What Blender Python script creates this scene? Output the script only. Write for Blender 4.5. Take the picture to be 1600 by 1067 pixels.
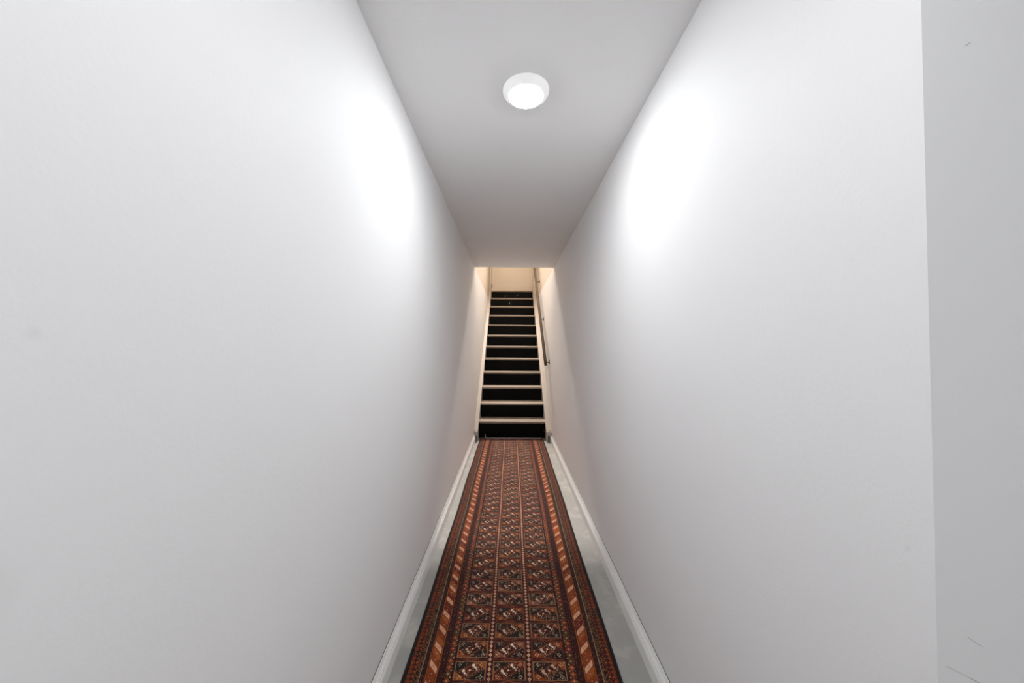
import bpy, bmesh, math, random
from mathutils import Vector, Matrix, Euler
C = bpy.context.scene.collection
random.seed(7)
for o in list(bpy.data.objects): bpy.data.objects.remove(o)

# ---------------------------------------------------------------- camera, light, exposure
CAM_Z = 1.2
cd = bpy.data.cameras.new('camera'); cam = bpy.data.objects.new('camera', cd); C.objects.link(cam)
cd.sensor_width = 36.0; cd.lens = 540/1600*36; cd.clip_start = 0.02
cam.matrix_world = (Matrix.Translation((0, 0, CAM_Z)) @ Matrix.Rotation(-3/540, 4, 'Z')
                    @ Matrix.Rotation(math.pi/2+0.0157, 4, 'X') @ Matrix.Rotation(0.007, 4, 'Z'))
bpy.context.scene.camera = cam
w = bpy.data.worlds.new('world'); bpy.context.scene.world = w; w.use_nodes = True
w.node_tree.nodes['Background'].inputs[0].default_value = (.8, .9, 1, 1)
w.node_tree.nodes['Background'].inputs[1].default_value = 0.3
vs = bpy.context.scene.view_settings
vs.view_transform = 'Standard'; vs.look = 'None'; vs.gamma = 1; vs.use_curve_mapping = False
vs.exposure = 0.17

def light(name, kind, loc, energy, col, rot=(0, 0, 0), **kw):
    d = bpy.data.lights.new(name, kind); d.energy = energy; d.color = col
    for k, v in kw.items(): setattr(d, k, v)
    o = bpy.data.objects.new(name, d); o.location = loc; o.rotation_euler = rot; C.objects.link(o); return o
HALL_LAMP, E_SIDE, E_TOP, E_UP, E_STAIR = 142.0, 4.6, 3.9, 8.0, 84.0      # diffuser emission strength; watts
# entrance: two added fill lights, at its side wall and overhead, without fixtures
light('entrance_side_fill', 'AREA', (1.285, -.85, 1.35), E_SIDE, (.98, .99, 1), (0, math.pi/2, 0), shape='RECTANGLE', size=1.5, size_y=1.0)
light('entrance_top_fill', 'AREA', (.03, .10, 2.15), E_TOP, (.98, .99, 1), (0, 0, 0), shape='DISK', size=.3)
# the lamp over the stairs and an added fill above the upper door, no window there
light('upstairs_lamp', 'POINT', (.03, 6.1, 4.9), E_UP, (1, .88, .76), shadow_soft_size=.12)
light('stair_fill', 'AREA', (.04, 7.44, 5.0), E_STAIR, (1, .90, .82), (-.72, 0, 0), shape='RECTANGLE', size=.9, size_y=.6, spread=math.radians(70))

# ---------------------------------------------------------------- node helper
def lin(c):
    return tuple(((x/255)/12.92 if x/255 <= .04045 else ((x/255+.055)/1.055)**2.4) for x in c)
class G:
    """a small expression builder on top of Math nodes"""
    def __init__(s, mat): s.t = mat.node_tree; s.n = 0
    def node(s, t): nd = s.t.nodes.new(t); s.n += 1; nd.location = (-200*(s.n % 40), -60*(s.n//40)*3); return nd
    def put(s, sock, v):
        if isinstance(v, E): s.t.links.new(v.s, sock)
        elif hasattr(v, 'is_output'): s.t.links.new(v, sock)
        else: sock.default_value = v
    def m(s, op, *a):
        nd = s.node('ShaderNodeMath'); nd.operation = op
        for i, v in enumerate(a): s.put(nd.inputs[i], v)
        return E(s, nd.outputs[0])
    def mix(s, f, a, b):
        nd = s.node('ShaderNodeMix'); nd.data_type = 'RGBA'; nd.clamp_factor = True
        def c(v): return v if not isinstance(v, tuple) else (*v[:3], 1)
        s.put(nd.inputs[0], f); s.put(nd.inputs[6], c(a)); s.put(nd.inputs[7], c(b))
        return nd.outputs[2]
    def noise(s, vec, scale, detail=3):
        nd = s.node('ShaderNodeTexNoise'); nd.inputs['Scale'].default_value = scale; nd.inputs['Detail'].default_value = detail
        if vec is not None: s.t.links.new(vec, nd.inputs['Vector'])
        return E(s, nd.outputs[0])
    def comb(s, x, y, z=0.0):
        nd = s.node('ShaderNodeCombineXYZ')
        for i, v in enumerate((x, y, z)): s.put(nd.inputs[i], v)
        return nd.outputs[0]
    def rnd(s, x, y, z=0.0):
        nd = s.node('ShaderNodeTexWhiteNoise'); nd.noise_dimensions = '3D'
        s.t.links.new(s.comb(x, y, z), nd.inputs['Vector']); return E(s, nd.outputs[0])
    def xyz(s, sock):
        nd = s.node('ShaderNodeSeparateXYZ'); s.t.links.new(sock, nd.inputs[0]); return [E(s, o) for o in nd.outputs]
class E:
    def __init__(s, g, sock): s.g = g; s.s = sock
    def __add__(s, o): return s.g.m('ADD', s, o)
    __radd__ = __add__
    def __sub__(s, o): return s.g.m('SUBTRACT', s, o)
    def __rsub__(s, o): return s.g.m('SUBTRACT', o, s)
    def __mul__(s, o): return s.g.m('MULTIPLY', s, o)
    __rmul__ = __mul__
    def __truediv__(s, o): return s.g.m('DIVIDE', s, o)
    def __lt__(s, o): return s.g.m('LESS_THAN', s, o)
    def __gt__(s, o): return s.g.m('GREATER_THAN', s, o)
    def __and__(s, o): return s.g.m('MULTIPLY', s, o)
    def __or__(s, o): return s.g.m('MAXIMUM', s, o)
    def abs(s): return s.g.m('ABSOLUTE', s)
    def fl(s): return s.g.m('FLOOR', s)
    def fr(s): return s.g.m('FRACT', s)
    def mn(s, o): return s.g.m('MINIMUM', s, o)
    def mx(s, o): return s.g.m('MAXIMUM', s, o)
    def clamp(s): return s.mn(1.0).mx(0.0)
    def between(s, a, b): return (s > a) & (s < b)

def material(name, col, rough=.6, bump=0, bscale=200, var=0, vscale=3, emit=None, strength=0, spec=.5, metal=0, fn=None, vdetail=3):
    m = bpy.data.materials.new(name); m.use_nodes = True
    b = m.node_tree.nodes['Principled BSDF']; g = G(m)
    b.inputs['Roughness'].default_value = rough; b.inputs['Specular IOR Level'].default_value = spec
    b.inputs['Metallic'].default_value = metal
    tc = g.node('ShaderNodeTexCoord').outputs['Object']
    c = lin(col)
    out = None
    if var:
        f = g.noise(tc, vscale, vdetail)
        out = g.mix((f-.5)*2.2+.5, tuple(x*(1-var) for x in c), tuple(min(1, x*(1+var)) for x in c))
    if fn: out = fn(g, tc, out if out is not None else (*c, 1))
    g.put(b.inputs['Base Color'], out if out is not None else (*c, 1))
    if bump:
        bn = g.node('ShaderNodeBump'); bn.inputs['Distance'].default_value = bump; bn.inputs['Strength'].default_value = 1
        g.put(bn.inputs['Height'], g.noise(tc, bscale, 2)); m.node_tree.links.new(bn.outputs[0], b.inputs['Normal'])
    if emit:
        b.inputs['Emission Color'].default_value = (*emit, 1); b.inputs['Emission Strength'].default_value = strength
    return m

# ---------------------------------------------------------------- mesh helpers
def link(name, bm, mat, parent=None, smooth=False):
    bmesh.ops.recalc_face_normals(bm, faces=bm.faces[:])
    me = bpy.data.meshes.new(name); bm.to_mesh(me); bm.free()
    if mat: me.materials.append(mat)
    if smooth:
        for p in me.polygons: p.use_smooth = True
        me.set_sharp_from_angle(angle=math.radians(35))
    o = bpy.data.objects.new(name, me); C.objects.link(o)
    if parent: o.parent = parent
    return o
def tag(o, label=None, cat=None, group=None, kind=None):
    for k, v in (('label', label), ('category', cat), ('group', group), ('kind', kind)):
        if v: o[k] = v
    return o
def empty(name, loc=(0, 0, 0)):
    o = bpy.data.objects.new(name, None); o.location = loc; o.empty_display_size = .1; C.objects.link(o); return o
def add_box(bm, x0, x1, y0, y1, z0, z1, bev=0):
    v = [bm.verts.new((x, y, z)) for x in (x0, x1) for y in (y0, y1) for z in (z0, z1)]
    fs = [bm.faces.new([v[i] for i in q]) for q in ((0, 1, 3, 2), (4, 6, 7, 5), (0, 4, 5, 1), (2, 3, 7, 6), (0, 2, 6, 4), (1, 5, 7, 3))]
    if bev:
        es = list({e for f in fs for e in f.edges})
        bmesh.ops.bevel(bm, geom=es, offset=bev, segments=2, profile=.5, affect='EDGES')
def box(*a, bev=0):
    bm = bmesh.new(); add_box(bm, *a, bev=bev); return bm
def prism(pts, z0, z1, f=lambda a, b, c: (a, b, c)):
    """closed polygon pts (a,b) swept from z0 to z1; f maps (a,b,c) to xyz"""
    bm = bmesh.new()
    lo = [bm.verts.new(f(a, b, z0)) for a, b in pts]; hi = [bm.verts.new(f(a, b, z1)) for a, b in pts]
    n = len(pts); bm.faces.new(lo); bm.faces.new(hi[::-1])
    for i in range(n): bm.faces.new((lo[i], lo[(i+1) % n], hi[(i+1) % n], hi[i]))
    return bm
def lathe(prof, seg=64, axis='Z'):
    bm = bmesh.new(); rings = []
    for r, z in prof:
        if r < 1e-6: rings.append([bm.verts.new((0, 0, z))])
        else: rings.append([bm.verts.new((r*math.cos(2*math.pi*k/seg), r*math.sin(2*math.pi*k/seg), z)) for k in range(seg)])
    for a, b in zip(rings, rings[1:]):
        for k in range(seg):
            q = [a[k % len(a)], a[(k+1) % len(a)], b[(k+1) % len(b)], b[k % len(b)]]
            q2 = []
            for v in q:
                if v not in q2: q2.append(v)
            if len(q2) > 2: bm.faces.new(q2)
    if axis == 'X': bmesh.ops.rotate(bm, verts=bm.verts[:], matrix=Matrix.Rotation(math.pi/2, 3, 'Y'))
    return bm
def tube(bm, pts, r, seg=10):
    pts = [Vector(p) for p in pts]; rings = []
    for i, p in enumerate(pts):
        d = (pts[min(i+1, len(pts)-1)]-pts[max(i-1, 0)]).normalized()
        a = d.cross(Vector((0, 0, 1)) if abs(d.z) < .9 else Vector((1, 0, 0))).normalized(); b = d.cross(a)
        rings.append([bm.verts.new(p+r*(math.cos(2*math.pi*k/seg)*a+math.sin(2*math.pi*k/seg)*b)) for k in range(seg)])
    for a, b in zip(rings, rings[1:]):
        for k in range(seg): bm.faces.new((a[k], a[(k+1) % seg], b[(k+1) % seg], b[k]))
    bm.faces.new(rings[0]); bm.faces.new(rings[-1][::-1])

# ---------------------------------------------------------------- layout (metres, camera at the origin looking along +Y)
YB, YC, YE = -1.7, 4.32, 7.47         # back of entrance, end of hall ceiling, end wall
ZC, ZU = 2.195, 5.45                  # hall ceiling, stairwell ceiling
YV = .4425                             # corner where the entrance widens to the right
def XL(y): return -.451
def XR(y): return .541
UL, UR = -.458, .556                  # stairwell walls above the ceiling line

def seg_mask(g, a, b, p0, p1, wdt):
    """mask of a thin scratch from p0 to p1 in the plane coordinates a, b"""
    dx, dy = p1[0]-p0[0], p1[1]-p0[1]; L = math.hypot(dx, dy); ux, uy = dx/L, dy/L
    t = (a-p0[0])*ux+(b-p0[1])*uy; n = ((a-p0[0])*uy-(b-p0[1])*ux).abs()
    return t.between(0, L) & (n < wdt)
def plaster_marks(marks, dots=()):
    def fn(g, tc, col):
        x, y, z = g.xyz(tc)
        for ax, p0, p1, wd, f, c in marks:
            a = x if ax == 'x' else y
            col = g.mix(seg_mask(g, a, z, p0, p1, wd)*f, col, lin(c))
        for ax, p, r, f in dots:
            a = x if ax == 'x' else y
            d = g.m('SQRT', (a-p[0])*(a-p[0])+(z-p[1])*(z-p[1]))
            col = g.mix((1-d/r).clamp()*f, col, lin((150, 150, 150)))
        return col
    return fn
WALL = (249, 249, 250)
plaster = material('painted_plaster', WALL, .62, .0003, 110, .012, 1.6, spec=.3)
plaster_left = material('painted_plaster_left', WALL, .62, .0003, 110, .012, 1.6, spec=.3,
    fn=plaster_marks([], [('y', (.33, 1.21), .009, .10), ('y', (.42, .63), .05, .06), ('y', (.30, .98), .04, .08)]))
plaster_right = material('painted_plaster_right', WALL, .62, .0003, 110, .012, 1.6, spec=.3,
    fn=plaster_marks([('y', (.93, .21), (.965, .255), .0009, .7, (240, 240, 240)), ('y', (.87, .24), (.90, .20), .0008, .5, (240, 240, 240))],
                     [('y', (.47, .93), .006, .10)]))
def px_front(px, py):                  # a pixel on the entrance return wall, for its scratches
    return ((px-797)/540*YV, CAM_Z-(py-542)/540*YV)
fr = [(px_front(1527, 52), px_front(1536, 46), .0005, .6), (px_front(1505, 984), px_front(1528, 999), .0005, .35),
      (px_front(1470, 1027), px_front(1510, 1047), .0005, .3), (px_front(1508, 1046), px_front(1540, 1063), .0007, .4)]
plaster_front = material('painted_plaster_entrance', WALL, .62, .0003, 110, .012, 1.6, spec=.3,
    fn=plaster_marks([('x', a, b, wd, f, (105, 105, 105)) for a, b, wd, f in fr]))
ceil_m = material('ceiling_paint', (247, 247, 247), .8, .0004, 70, .012, 2, spec=.2)
up_m = material('stairwell_paint', (230, 220, 207), .65, .0008, 60, .01, 2, spec=.3)
def floor_fn(g, tc, col):
    n = g.noise(tc, 9, 8); n2 = g.noise(tc, 60, 3)
    col = g.mix(((n-.5)*5).clamp(), col, lin((184, 181, 175)))
    return g.mix((n2 > .68)*.35, col, lin((140, 138, 132)))
floor_m = material('grey_floor_finish', (160, 159, 155), .45, .0006, 120, .05, 6, fn=floor_fn)

S = lambda n, bm, m: tag(link(n, bm, m), kind='structure')
S('floor', box(-.62, 1.4, YB-.1, 7.6, -.1, 0), floor_m)
T = .16
S('wall_left', prism([(XL(YB), YB), (XL(YC), YC), (XL(YC), YE), (XL(YC)-T, YE), (XL(YB)-T, YB)], 0, ZC), plaster_left)
xr = XR(0)
for o in (S('wall_right', prism([(xr, YV), (xr, YE), (xr+T, YE), (xr+T, YV+.1), (xr+.1, YV+.1)], 0, ZC), plaster_right),
          S('wall_entrance', prism([(xr, YV), (1.3, YV), (1.3, YV+.1), (xr+.1, YV+.1)], 0, ZC), plaster_front)):
    for vt in o.data.vertices:                 # this corner leans a little out of plumb
        if vt.co.y < 1: vt.co.y += (vt.co.z-1.2)*.0105
S('wall_entrance_side', box(1.3, 1.4, YB, YV+.1, 0, ZC), plaster)
S('wall_entrance_back', box(-.62, 1.4, YB-.1, YB, 0, ZC), plaster)
S('ceiling', box(-.62, 1.4, YB-.1, YC, ZC, 2.30), ceil_m)
S('wall_header', box(-.62, .7, YC-.1, YC, 2.30, ZU), up_m)
S('wall_upper_left', box(-.62, UL, YC, YE, ZC, ZU), up_m)
S('wall_upper_right', box(UR, .7, YC, YE, ZC, ZU), up_m)
S('wall_back', box(-.62, .7, YE, YE+.1, 0, ZU), up_m)
S('ceiling_stairwell', box(-.62, .7, YC-.1, YE+.1, ZU, ZU+.1), up_m)

# baseboards: a moulded board standing a hair off the plaster
bb_m = material('white_trim_paint', (250, 250, 248), .38, .0002, 40, .01, 5)
prof = [(.0036, 0), (.0036, .0905), (.0046, .0918), (.0062, .0912), (.0095, .0800), (.0140, .0730), (.0145, .0715), (.0100, .0705), (.0100, .0680), (.0165, .0670),
        (.0172, .0610), (.0128, .0600), (.0128, .0578), (.0190, .0568), (.0196, .0530), (.0208, .0505), (.0212, .0480), (.0212, 0)]
gap_m = material('joint_shade', (40, 38, 36), .9)  # dark colour stands in for the shade inside the open joint
def baseboard(name, f, side, y0, y1):
    bm = bmesh.new(); ends = []
    for y in (y0, y1): ends.append([bm.verts.new((f(y)+side*t, y, z)) for t, z in prof])
    n = len(prof)
    for i in range(n): bm.faces.new((ends[0][i], ends[0][(i+1) % n], ends[1][(i+1) % n], ends[1][i]))
    bm.faces.new(ends[0]); bm.faces.new(ends[1][::-1])
    o = S(name, bm, bb_m)
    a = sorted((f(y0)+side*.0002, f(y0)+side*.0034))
    link('gap_shade', box(a[0], a[1], y0, y1, .001, .0885), gap_m, o)['label'] = 'dark strip painted as shade in the joint between baseboard and wall'
    return o
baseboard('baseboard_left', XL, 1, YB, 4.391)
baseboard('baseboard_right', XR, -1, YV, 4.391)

# ---------------------------------------------------------------- door at the head of the stairs
door_m = material('cream_door_paint', (235, 228, 216), .45, .0002, 30, .01, 2)
cas_m = material('cream_casing_paint', (232, 225, 213), .4, .0002, 30, .01, 2)
hinge_m = material('dark_bronze', (84, 62, 46), .35, metal=.7)
ZT = 2.400
dr = tag(empty('door_1', (.05, 7.45, ZT+.062)), kind='structure')
def dl(bm):
    bmesh.ops.translate(bm, verts=bm.verts[:], vec=(-.05, -7.45, -(ZT+.062))); return bm
link('door_panel', dl(box(-.398, .484, 7.425, 7.462, ZT+.066, ZT+2.04, bev=.003)), door_m, dr)
for z in (ZT+.10, ZT+1.75):
    bm = bmesh.new(); tube(bm, [(-.402, 7.418, z-.05), (-.402, 7.418, z+.05)], .008, 12); link('hinge', dl(bm), hinge_m, dr)
bm = lathe([(0, -.03), (.026, -.028), (.03, -.008), (.012, 0), (.012, .03), (.03, .034), (.03, .038), (0, .038)], 24)
bmesh.ops.rotate(bm, verts=bm.verts[:], matrix=Matrix.Rotation(-math.pi/2, 3, 'X'))
bmesh.ops.translate(bm, verts=bm.verts[:], vec=(.42, 7.387, ZT+1.0)); link('door_knob', dl(bm), hinge_m, dr, True)
def casing(name, x0, x1):
    f = [(x0, 7.468), (x0, 7.418), (x0+.006, 7.408), (x1-.014, 7.408), (x1-.010, 7.414), (x1, 7.416), (x1, 7.468)]
    return S(name, prism(f, ZT, ZT+2.08), cas_m)
casing('trim_1', UL+.002, -.404); casing('trim_2', .490, UR-.001)
S('trim_3', box(UL+.002, UR-.002, 7.408, 7.468, ZT+2.08, ZT+2.15, bev=.004), cas_m)
S('trim_4', box(-.404, .490, 7.40, 7.468, ZT, ZT+.060, bev=.005), cas_m)

# ---------------------------------------------------------------- staircase
tread_m = material('taupe_tread_paint', (160, 146, 131), .42, .0003, 60, .03, 12)
def riser_fn(g, tc, col):
    n = g.noise(tc, 26, 4)
    return g.mix((n > .70)*.10, col, lin((60, 62, 58)))
riser_m = material('black_riser_paint', (3, 3, 3), .5, .0002, 50, spec=.12, fn=riser_fn)
skirt_m = material('white_skirt_paint', (200, 191, 180), .42, .0002, 40, .01, 4)
dark_end = material('bare_grey_end', (96, 94, 90), .8, var=.1, vscale=40)
scuff_m = material('chipped_paint', (150, 150, 148), .8, var=.1, vscale=80)
Y0, RUN, RISE, TH = 4.54, .2507, .1974, .036
TX0, TX1 = -.402, .468
def top(i): return .228+RISE*i
st = tag(empty('staircase', (.03, Y0, 0)), 'straight flight of twelve steps with black risers and pale treads, end of the hall', 'staircase')
def sl(bm): bmesh.ops.translate(bm, verts=bm.verts[:], vec=(-.03, -Y0, 0)); return bm
def tread_bm(last=False):
    d = RUN+.03 if not last else 7.468-(Y0+11*RUN)
    f = [(0.004, -TH+.001)]
    for k in range(9):                                     # bull-nosed front edge
        a = math.pi*1.5-math.pi*k/8
        f.append((.016+.016*math.cos(a), -TH/2+TH/2*math.sin(a)*.97))
    f = f[1:]+[(d, 0), (d, -TH)]
    return prism(f, TX0+.0005-.03, TX1-.0005-.03, lambda a, b, c: (c, a, b))
first = None
for i in range(12):
    y = Y0+i*RUN
    if i == 11: o = link('tread', tread_bm(True), tread_m, st, True)
    elif first is None: o = first = link('tread', tread_bm(), tread_m, st, True)
    else: o = first.copy(); C.objects.link(o); o.parent = st
    o.location = (0, i*RUN, top(i))
    z0 = 0 if i == 0 else top(i-1)
    r = link('riser', box(TX0, TX1, .030, .044, z0, top(i)-TH), riser_m, st)
    for v in r.data.vertices: v.co.x -= .03
    r.location = (0, i*RUN, 0)
    chips = {0: [(.455, .09, .007, .022), (.447, .12, .004, .008), (-.30, .035, .005, .02)], 10: [(-.015, .09, .018, .055), (.01, .055, .006, .02)],
             11: [(-.12, .075, .02, .016), (-.08, .09, .006, .01), (.155, .085, .011, .03), (.17, .11, .004, .008)]}.get(i, [])
    if chips:
        for cx, cz, a, b in chips:                          # bare spots where the black paint has chipped off
            n = 9; rr = [random.uniform(.6, 1) for _ in range(n)]
            f = [(cx-.03+a*.55*rr[k]*math.cos(2*math.pi*k/n), z0+cz+b*.5*rr[k]*math.sin(2*math.pi*k/n)) for k in range(n)]
            ch = link('paint_chip', prism(f, .0288, .0302, lambda p, q, c: (p, c, q)), scuff_m, r)
def skirt(x0, x1):
    def zt(y): return .228+.008+RISE/RUN*(y-Y0)
    f = [(4.395, 0), (4.395, zt(4.395)), (Y0+11*RUN-.05, zt(Y0+11*RUN-.05)), (Y0+11*RUN+.02, 2.462), (7.405, 2.462), (7.405, 1.85), (5.05, 0)]
    s = link('skirt_board', sl(prism(f, x0, x1, lambda a, b, c: (c, a, b))), skirt_m, st)
    wallside = (x0, x0+.014) if x0 < 0 else (x1-.034, x1-.012)
    f2 = [(4.41, zt(4.41)), (4.41, zt(4.41)+.010), (7.2, zt(7.2)+.010), (7.2, zt(7.2))]
    link('skirt_cap', sl(prism(f2, *wallside, lambda a, b, c: (c, a, b))), skirt_m, s)
    e0, e1 = (x0+.026, x0+.036) if x0 < 0 else (x1-.052, x1-.030)
    e = link('unpainted_end', sl(box(e0, e1, 4.3915, 4.3949, .003, .078)), dark_end, s); e['label'] = 'unpainted grey end of the skirt board'
skirt(XL(9)+.0015, TX0); skirt(TX1, XR(9)-.0015)

# ---------------------------------------------------------------- handrail
rail_m = material('dark_brown_rail_wood', (88, 72, 58), .7, var=.12, vscale=14, spec=.2)
iron_m = material('dark_bracket_metal', (58, 52, 48), .4, metal=.6)
slope, HX, HY = .80, .480, 4.665
def rz(y): return 1.040+slope*(y-4.74)
hr = tag(empty('handrail', (HX, HY, rz(HY))), 'dark brown wooden handrail on the right wall beside the stairs', 'handrail')
sec = []
for k in range(20):
    a = 2*math.pi*k/20; cx, cz = math.cos(a), math.sin(a)
    sec.append((.019*math.copysign(abs(cx)**.6, cx), .027*math.copysign(abs(cz)**.6, cz)))
bm = bmesh.new(); rings = []
for y, sc in ((4.659, .8), (4.665, 1), (7.36, 1), (7.366, .8)):
    rings.append([bm.verts.new((a*sc, y-HY, rz(y)-rz(HY)+b*sc*1.2)) for a, b in sec])
for a, b in zip(rings, rings[1:]):
    for k in range(20): bm.faces.new((a[k], a[(k+1) % 20], b[(k+1) % 20], b[k]))
bm.faces.new(rings[0]); bm.faces.new(rings[-1][::-1])
link('rail', bm, rail_m, hr, True)
for y, xw in ((4.74, XR(9)), (5.565, XR(9)), (6.55, UR), (7.15, UR)):
    z = rz(y)-.038
    bm = bmesh.new(); x = xw-HX
    tube(bm, [(x-.002, y-HY, z-rz(HY)-.008), (x*.45, y-HY, z-rz(HY)-.010), (.012, y-HY, z-rz(HY)-.006), (0, y-HY, z-rz(HY)+.012)], .0068)
    b = link('bracket', bm, iron_m, hr, True)
    p = lathe([(0, .0), (.026, .0), (.026, -.003), (.020, -.006), (0, -.006)], 24, 'X')
    bmesh.ops.translate(p, verts=p.verts[:], vec=(x-.0002, y-HY, z-rz(HY)-.008))
    link('wall_plate', p, iron_m, b, True)

# ---------------------------------------------------------------- ceiling light
shell_m = material('white_lamp_plastic', (245, 245, 245), .4, emit=(1, 1, 1), strength=.28)
diff_m = material('lit_diffuser', (255, 255, 255), .5, emit=(.965, .985, 1), strength=HALL_LAMP)
LX, LY = .055, 1.327
lt = tag(empty('ceiling_light', (LX, LY, ZC)), 'small round white flush light glowing on the hall ceiling', 'ceiling light')
link('housing', lathe([(0, 0), (.089, 0), (.089, -.006), (.086, -.011), (.072, -.021), (.0665, -.0235), (.0655, -.021), (0, -.021)]), shell_m, lt, True)
link('diffuser', lathe([(0, -.0310), (.020, -.0307), (.040, -.0295), (.055, -.0270), (.063, -.0238), (.0652, -.0215), (0, -.0212)]), diff_m, lt, True)

# ---------------------------------------------------------------- runner rug
def rug_material():
    m = bpy.data.materials.new('woven_runner'); m.use_nodes = True
    b = m.node_tree.nodes['Principled BSDF']; g = G(m)
    b.inputs['Roughness'].default_value = .9; b.inputs['Specular IOR Level'].default_value = .15
    b.inputs['Sheen Weight'].default_value = .15
    uv = g.node('ShaderNodeUVMap').outputs[0]
    u, v, _ = g.xyz(uv)
    L = lambda *c: lin(c)
    MAR, DRK, RUS, ORA, PNK, CRM, RED, OLI = L(68, 24, 17), L(26, 15, 12), L(150, 78, 38), L(176, 104, 50), L(158, 106, 90), L(250, 230, 212), L(118, 42, 34), L(104, 80, 48)
    NAV = L(30, 26, 32)
    W = .80
    s = u.mn(1-u)
    side = u > .5
    def stripe(a, b_): return s.between(a, b_)
    n_fine = g.noise(g.comb(u*W, v), 420, 2)
    n_mid = g.noise(g.comb(u*W, v), 22, 3)
    n_abr = g.noise(g.comb(0.0, v), 5, 2)
    def rosettes(col, a, b_, period, seed, cols, dot=CRM, size=.8):
        """a chain of small rosettes with contrasting hearts along a border stripe"""
        c = (a+b_)/2; hw = (b_-a)/2
        X = (s-c)/hw; q = v/period; Y = q.fr()*2-1; asp = period/2/(hw*W)
        r = X.abs().mx(0)+Y.abs()*min(asp, 1.6)
        rn = g.rnd(q.fl(), side, seed)
        cc = g.mix(rn < .4, cols[0], cols[1]); cc = g.mix(rn > .75, cc, cols[2])
        ms = stripe(a, b_)
        col = g.mix(ms & (r < size), col, cc)
        col = g.mix(ms & (r < size*.28), col, dot)
        q2 = (v/period+.5); Y2 = q2.fr()*2-1
        for dx in (-.62, .62):
            rr = (X-dx).abs()+Y2.abs()*asp
            col = g.mix(ms & (rr < size*.3), col, dot if dx > 0 else cols[0])
        return col
    col = g.mix(n_mid, MAR, L(60, 22, 17))
    # binding edge
    col = g.mix(s < .011, col, L(24, 14, 13))
    # outer flower border
    col = g.mix(stripe(.011, .058), col, L(66, 24, 16))
    col = rosettes(col, .013, .036, .0185, 1.0, (RUS, L(150, 84, 44), OLI), DRK, .95)
    col = rosettes(col, .035, .057, .0185, 2.0, (RED, RUS, L(120, 72, 40)), L(186, 138, 96), .8)
    # speckled stripe
    ck = ((s*W/.0032).fl()+(v/.0048).fl())
    ck = (ck*.5).fr() > .25
    rnd1 = g.rnd((s*W/.0032).fl(), (v/.0048).fl(), 5.0)
    col = g.mix(stripe(.058, .076), col, DRK)
    col = g.mix(stripe(.058, .076) & ck & (rnd1 > .35), col, L(140, 108, 78))
    col = g.mix(stripe(.0755, .0788), col, L(176, 148, 120))
    # dark red stripe with faint hooks
    col = g.mix(stripe(.0788, .103), col, L(52, 20, 15))
    zz = ((v/.016).fr()*2-1).abs()
    col = g.mix(stripe(.0788, .103) & (((s-.091)/.010-zz+.5).abs() < .16), col, L(84, 34, 24))
    for a in (.103, .1545): col = g.mix(stripe(a, a+.0042), col, ORA)
    col = g.mix(stripe(.1072, .110) | stripe(.1515, .1545), col, DRK)
    # slanted block stripe
    Xb = (s-.131)/.021
    q = v/.0277+Xb*.66
    k = q.fl(); k3 = (k/3.0).fr()
    rn = g.rnd(k, side, 9.0)
    blk = g.mix(rn > .5, RUS, ORA); blk = g.mix(rn > .86, blk, RED)
    blk = g.mix(k3 < .2, blk, L(224, 176, 146))
    f = (q.fr()-.5).abs()
    blk = g.mix(f > .40, blk, L(92, 30, 20))
    blk = g.mix((f > .445) & (((v/.004).fr()) > .5), blk, L(200, 140, 96))
    blk = g.mix((Xb.abs()+f*3.2) < .42, blk, g.mix(k3 < .2, L(110, 46, 24), L(150, 90, 66)))
    blk = g.mix((Xb.abs()+f*3.2) < .16, blk, CRM)
    col = g.mix(stripe(.110, .1515), col, blk)
    # inner dark stripe
    col = g.mix(stripe(.1587, .186), col, L(50, 19, 17))
    lines = ((s*W/.0042).fr() > .62)
    col = g.mix(stripe(.1587, .186) & lines, col, L(88, 33, 25))
    # rosette chain
    col = g.mix(stripe(.186, .2315), col, L(56, 18, 17))
    col = rosettes(col, .190, .2285, .0262, 3.0, (L(146, 74, 62), L(150, 88, 52), OLI), L(206, 160, 128), .86)
    col = g.mix(stripe(.2315, .235), col, DRK)
    # field: three columns of panels
    cell = (u-.21875)/.1875; kc = cell.fl(); fx = cell.fr()*2-1
    cv = v/.0905; kv = cv.fl(); fy = cv.fr()*2-1
    fld = s > .235
    col = g.mix(fld, col, g.mix(n_mid, L(76, 27, 19), L(56, 21, 15)))
    box_ = (fx.abs() < .81) & (fy.abs() < .83) & fld
    X = fx/.81; Y = fy/.83; A = X.abs(); B = Y.abs()
    r1 = g.rnd(kc, kv, 11.0); r2 = g.rnd(kc, kv, 12.0); r3 = g.rnd(kc, kv, 13.0)
    ctri = g.mix(r1 < .38, RUS, L(158, 104, 88)); ctri = g.mix(r1 > .72, ctri, L(124, 38, 32)); ctri = g.mix(r1 > .9, ctri, L(160, 96, 46))
    dtri = g.mix(r2 < .6, L(30, 20, 16), NAV); dtri = g.mix(r2 > .85, dtri, L(34, 36, 24))
    cen = g.mix(r3 < .5, L(74, 32, 24), L(98, 54, 38))
    same = (X*Y) > 0
    inner = cen
    # stepped edges of the corner triangles
    As = (A*14).fl()/14.0
    tri = As+B*.92 > .98
    inner = g.mix(tri & same, inner, ctri)
    inner = g.mix(((As+B*.92) > .72) & ((X*Y) < 0), inner, dtri)
    hook = ((As+B*.92).between(.74, .84)) & same
    inner = g.mix(hook, inner, L(40, 18, 15))
    # medallion between the two birds
    rM = ((X+.02).abs()*1.0+(Y-.04).abs()*.8)
    inner = g.mix(rM.between(.17, .28), inner, L(44, 18, 14))
    inner = g.mix(rM < .17, inner, ctri)
    inner = g.mix(rM < .07, inner, CRM)
    rH = (X-.02-Y*.3).abs()*.9+(Y).abs()*.5
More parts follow.
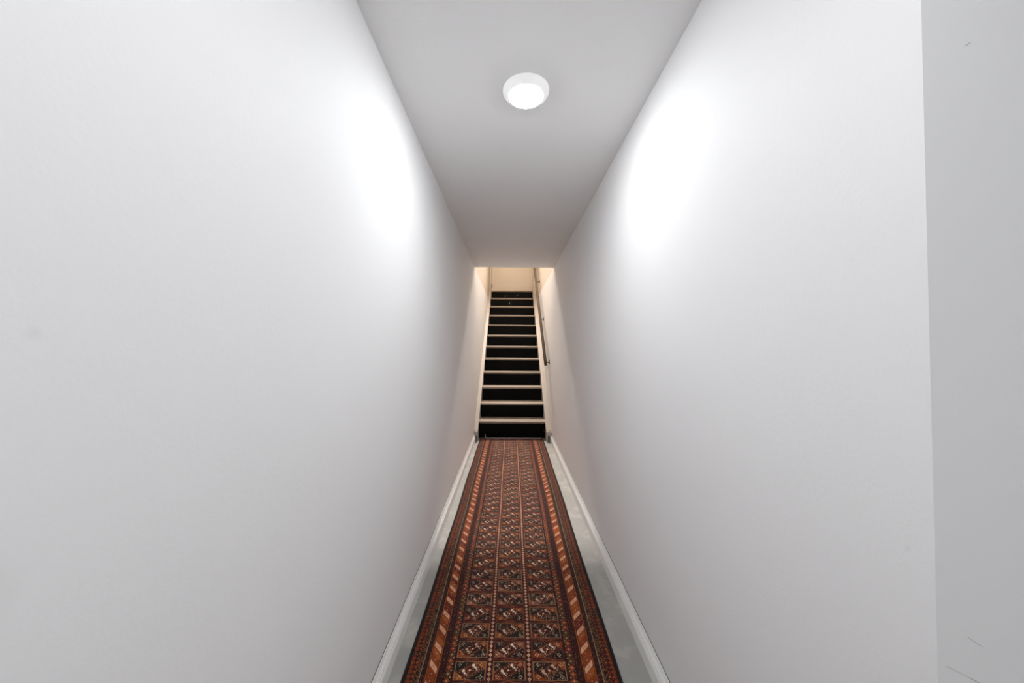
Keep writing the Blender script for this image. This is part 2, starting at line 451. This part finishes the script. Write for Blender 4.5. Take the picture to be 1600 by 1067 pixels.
    inner = g.mix(rH.between(.40, .45), inner, L(150, 112, 84))
    # birds
    for bx, by in ((-.29, -.27), (.31, .33)):
        p = (X-bx); q_ = (Y-by)
        a1 = (p*.82-q_*.40); a2 = (p*.60+q_*.55)
        body = (a1*a1)/(.13*.13)+(a2*a2)/(.062*.062) < 1.0
        head = ((p+.12)*(p+.12))*110+((q_-.25)*(q_-.25))*40 < 1.0
        leg = (p-.11).abs().mx((q_+.24).abs()*.5) < .035
        inner = g.mix(body | head | leg, inner, g.mix(r3, CRM, L(206, 176, 156)))
        # a short paler tail stroke
        tail = ((p-.20).abs()*1.3).mx((q_+.02).abs()*.45) < .045
        inner = g.mix(tail, inner, L(188, 150, 122))
    # four-dot flowers in the corners
    fa = ((A-.70).abs()); fb = ((B-.64).abs())
    d1 = ((fa-.085).abs()*1.6+fb*.9) < .070
    d2 = (fa*1.6+(fb-.15).abs()*.9) < .070
    inner = g.mix(d1 | d2, inner, g.mix(same, L(206, 190, 172), L(226, 196, 150)))
    inner = g.mix((fa*1.5+fb) < .05, inner, L(120, 50, 40))
    # single light knots scattered through the panels
    kn = g.rnd((u*W/.0030).fl(), (v/.0040).fl(), 31.0)
    inner = g.mix((kn > .92)*.65, inner, L(214, 176, 148))
    inner = g.mix((kn < .12)*.6, inner, L(34, 16, 13))
    # panel outlines
    fram = (A > .945) | (B > .93)
    inner = g.mix(fram, inner, g.mix(r2 > .45, L(120, 62, 42), L(172, 134, 104)))
    col = g.mix(box_, col, inner)
    # rows between the panels
    gap = (fy.abs() > .83) & (fx.abs() < .81) & fld
    gy = 1-fy.abs()
    gd = (fx.abs()/.50)+(gy/.16)
    col = g.mix(gap & (gd < 1.0), col, L(140, 84, 60))
    col = g.mix(gap & (gd < .45), col, L(84, 28, 24))
    gs = ((fx*9).fr()-.5).abs()+gy*3.0
    col = g.mix(gap & (gs < .30) & (gd > 1.0), col, L(122, 52, 38))
    # diamond columns between the panels
    dxm = (u-.5).abs(); dd = (dxm-.09375).abs()*W
    dv = (v/.0196).fr()*2-1; dm = dd/.0080+dv.abs()*.95
    col = g.mix((dd < .0135) & fld, col, L(72, 22, 19))
    col = g.mix(((dd-.0128).abs() < .0009) & fld, col, L(140, 92, 66))
    rd = g.rnd((v/.0196).fl(), side, 21.0)
    col = g.mix(dm < .88, col, g.mix(rd, L(205, 162, 142), L(232, 192, 162)))
    col = g.mix(dm < .22, col, L(110, 36, 30))
    kn2 = g.rnd((u*W/.0030).fl(), (v/.0040).fl(), 41.0)
    col = g.mix((kn2 > .93) & (s > .012)*.45, col, L(196, 128, 92))
    # end border by the stairs
    en = v.between(4.66, 4.9)
    ez = ((u*W/.012).fr()*2-1).abs()
    col = g.mix(en, col, g.mix(((v-4.69)/.03-ez).abs() < .3, L(96, 34, 22), L(150, 84, 50)))
    # yarn variation, abrash
    col = g.mix(((n_fine-.5)*1.6+.5).clamp()*.32, col, g.mix(.5, col, DRK))
    hs = g.node('ShaderNodeHueSaturation'); gm = g.node('ShaderNodeGamma'); g.put(gm.inputs[0], col); gm.inputs[1].default_value = 1.28
    g.put(hs.inputs['Color'], gm.outputs[0]); g.put(hs.inputs['Value'], n_abr*.5+.78+n_mid*.1)
    g.put(hs.inputs['Saturation'], 1.02)
    m.node_tree.links.new(hs.outputs[0], b.inputs['Base Color'])
    bn = g.node('ShaderNodeBump'); bn.inputs['Distance'].default_value = .0012; g.put(bn.inputs['Height'], n_fine)
    m.node_tree.links.new(bn.outputs[0], b.inputs['Normal'])
    return m
rug_m = rug_material()
bind_m = material('dark_rug_binding', (26, 17, 16), .9, .001, 300)
RY0, RY1, RT = -.20, 4.515, .009
def rug_edge(y):
    l = -.376-.0025*math.sin(y*2.1+.5)-.0018*math.sin(y*6.3+1)
    r = .409+.0085*(y-1.2)+.0025*math.sin(y*1.9+2)+.0016*math.sin(y*5.1)
    return l, r
bm = bmesh.new(); uvl = bm.loops.layers.uv.new('UVMap'); N = 160; rows = []
us = [(0, 0), (.0, 0), (.242, .25), (.484, .5), (.742, .75), (1, 1), (1, 1)]
uvd = {}
for j in range(N+1):
    y = RY0+(RY1-RY0)*j/N; l, r = rug_edge(y); row = []
    for k, (a, b_) in enumerate(us):
        z = .0 if k in (0, len(us)-1) else RT+.0008*math.sin(y*9+a*7)
        vv = bm.verts.new((l+(r-l)*a, y, z)); uvd[vv] = (b_, y-RY0+.003); row.append(vv)
    rows.append(row)
for a, b_ in zip(rows, rows[1:]):
    for k in range(len(us)-1): bm.faces.new((a[k], a[k+1], b_[k+1], b_[k]))
    bm.faces.new((a[0], b_[0], b_[-1], a[-1]))
bm.faces.new(rows[0]); bm.faces.new(rows[-1][::-1])
for f in bm.faces:
    for lp in f.loops: lp[uvl].uv = uvd[lp.vert]
rug = empty('runner_rug', (.02, 2.2, 0))
tag(rug, 'long narrow red-brown patterned runner rug lying on the hall floor', 'rug')
pile = link('pile', bm, rug_m, rug, False); pile.location = (-.02, -2.2, 0)
for sd in (0, 1):
    bm = bmesh.new(); pts = [(rug_edge(RY0+(RY1-RY0)*j/N)[sd], RY0+(RY1-RY0)*j/N, .0054) for j in range(N+1)]
    tube(bm, pts, .0052, 8); o = link('edge_binding', bm, bind_m, rug, True); o.location = (-.02, -2.2, 0); o['label'] = 'dark overcast edge'
bm = bmesh.new(); l, r = rug_edge(RY1)
for k in range(90):                                        # short worn fringe at the stair end
    x = l+.01+(r-l-.02)*k/89; d = random.uniform(.008, .022)
    tube(bm, [(x, RY1-.002, .006), (x+random.uniform(-.004, .004), RY1+d*.5, .004), (x+random.uniform(-.006, .006), RY1+d, .002)], .0013, 4)
o = link('fringe', bm, material('tan_fringe_yarn', (150, 116, 86), .9), rug); o.location = (-.02, -2.2, 0); o['kind'] = 'stuff'

# ---------------------------------------------------------------- thin white cable at the foot of the stairs
cab_m = material('white_cable_jacket', (215, 214, 212), .4)
bm = bmesh.new(); pts = []
ctrl = [(-.318, 4.562, .050), (-.319, 4.560, .030), (-.312, 4.556, .012), (-.29, 4.552, .0035), (-.24, 4.549, .0035), (-.18, 4.548, .0035), (-.10, 4.550, .0035), (-.02, 4.547, .0035), (.02, 4.552, .0035), (.10, 4.550, .0035), (.22, 4.551, .0035), (.33, 4.552, .0035), (.41, 4.551, .0035)]
for i in range(len(ctrl)-1):
    p0, p1, p2, p3 = (Vector(ctrl[max(0, min(len(ctrl)-1, i+d))]) for d in (-1, 0, 1, 2))
    for t in (0, .25, .5, .75):
        pts.append(.5*((2*p1)+(p2-p0)*t+(2*p0-5*p1+4*p2-p3)*t*t+(3*p1-p0-3*p2+p3)*t**3))
pts.append(Vector(ctrl[-1]))
tube(bm, pts, .0034, 8)
tag(link('cable', bm, cab_m, None, True), 'thin white cable lying along the foot of the bottom black riser', 'cable')
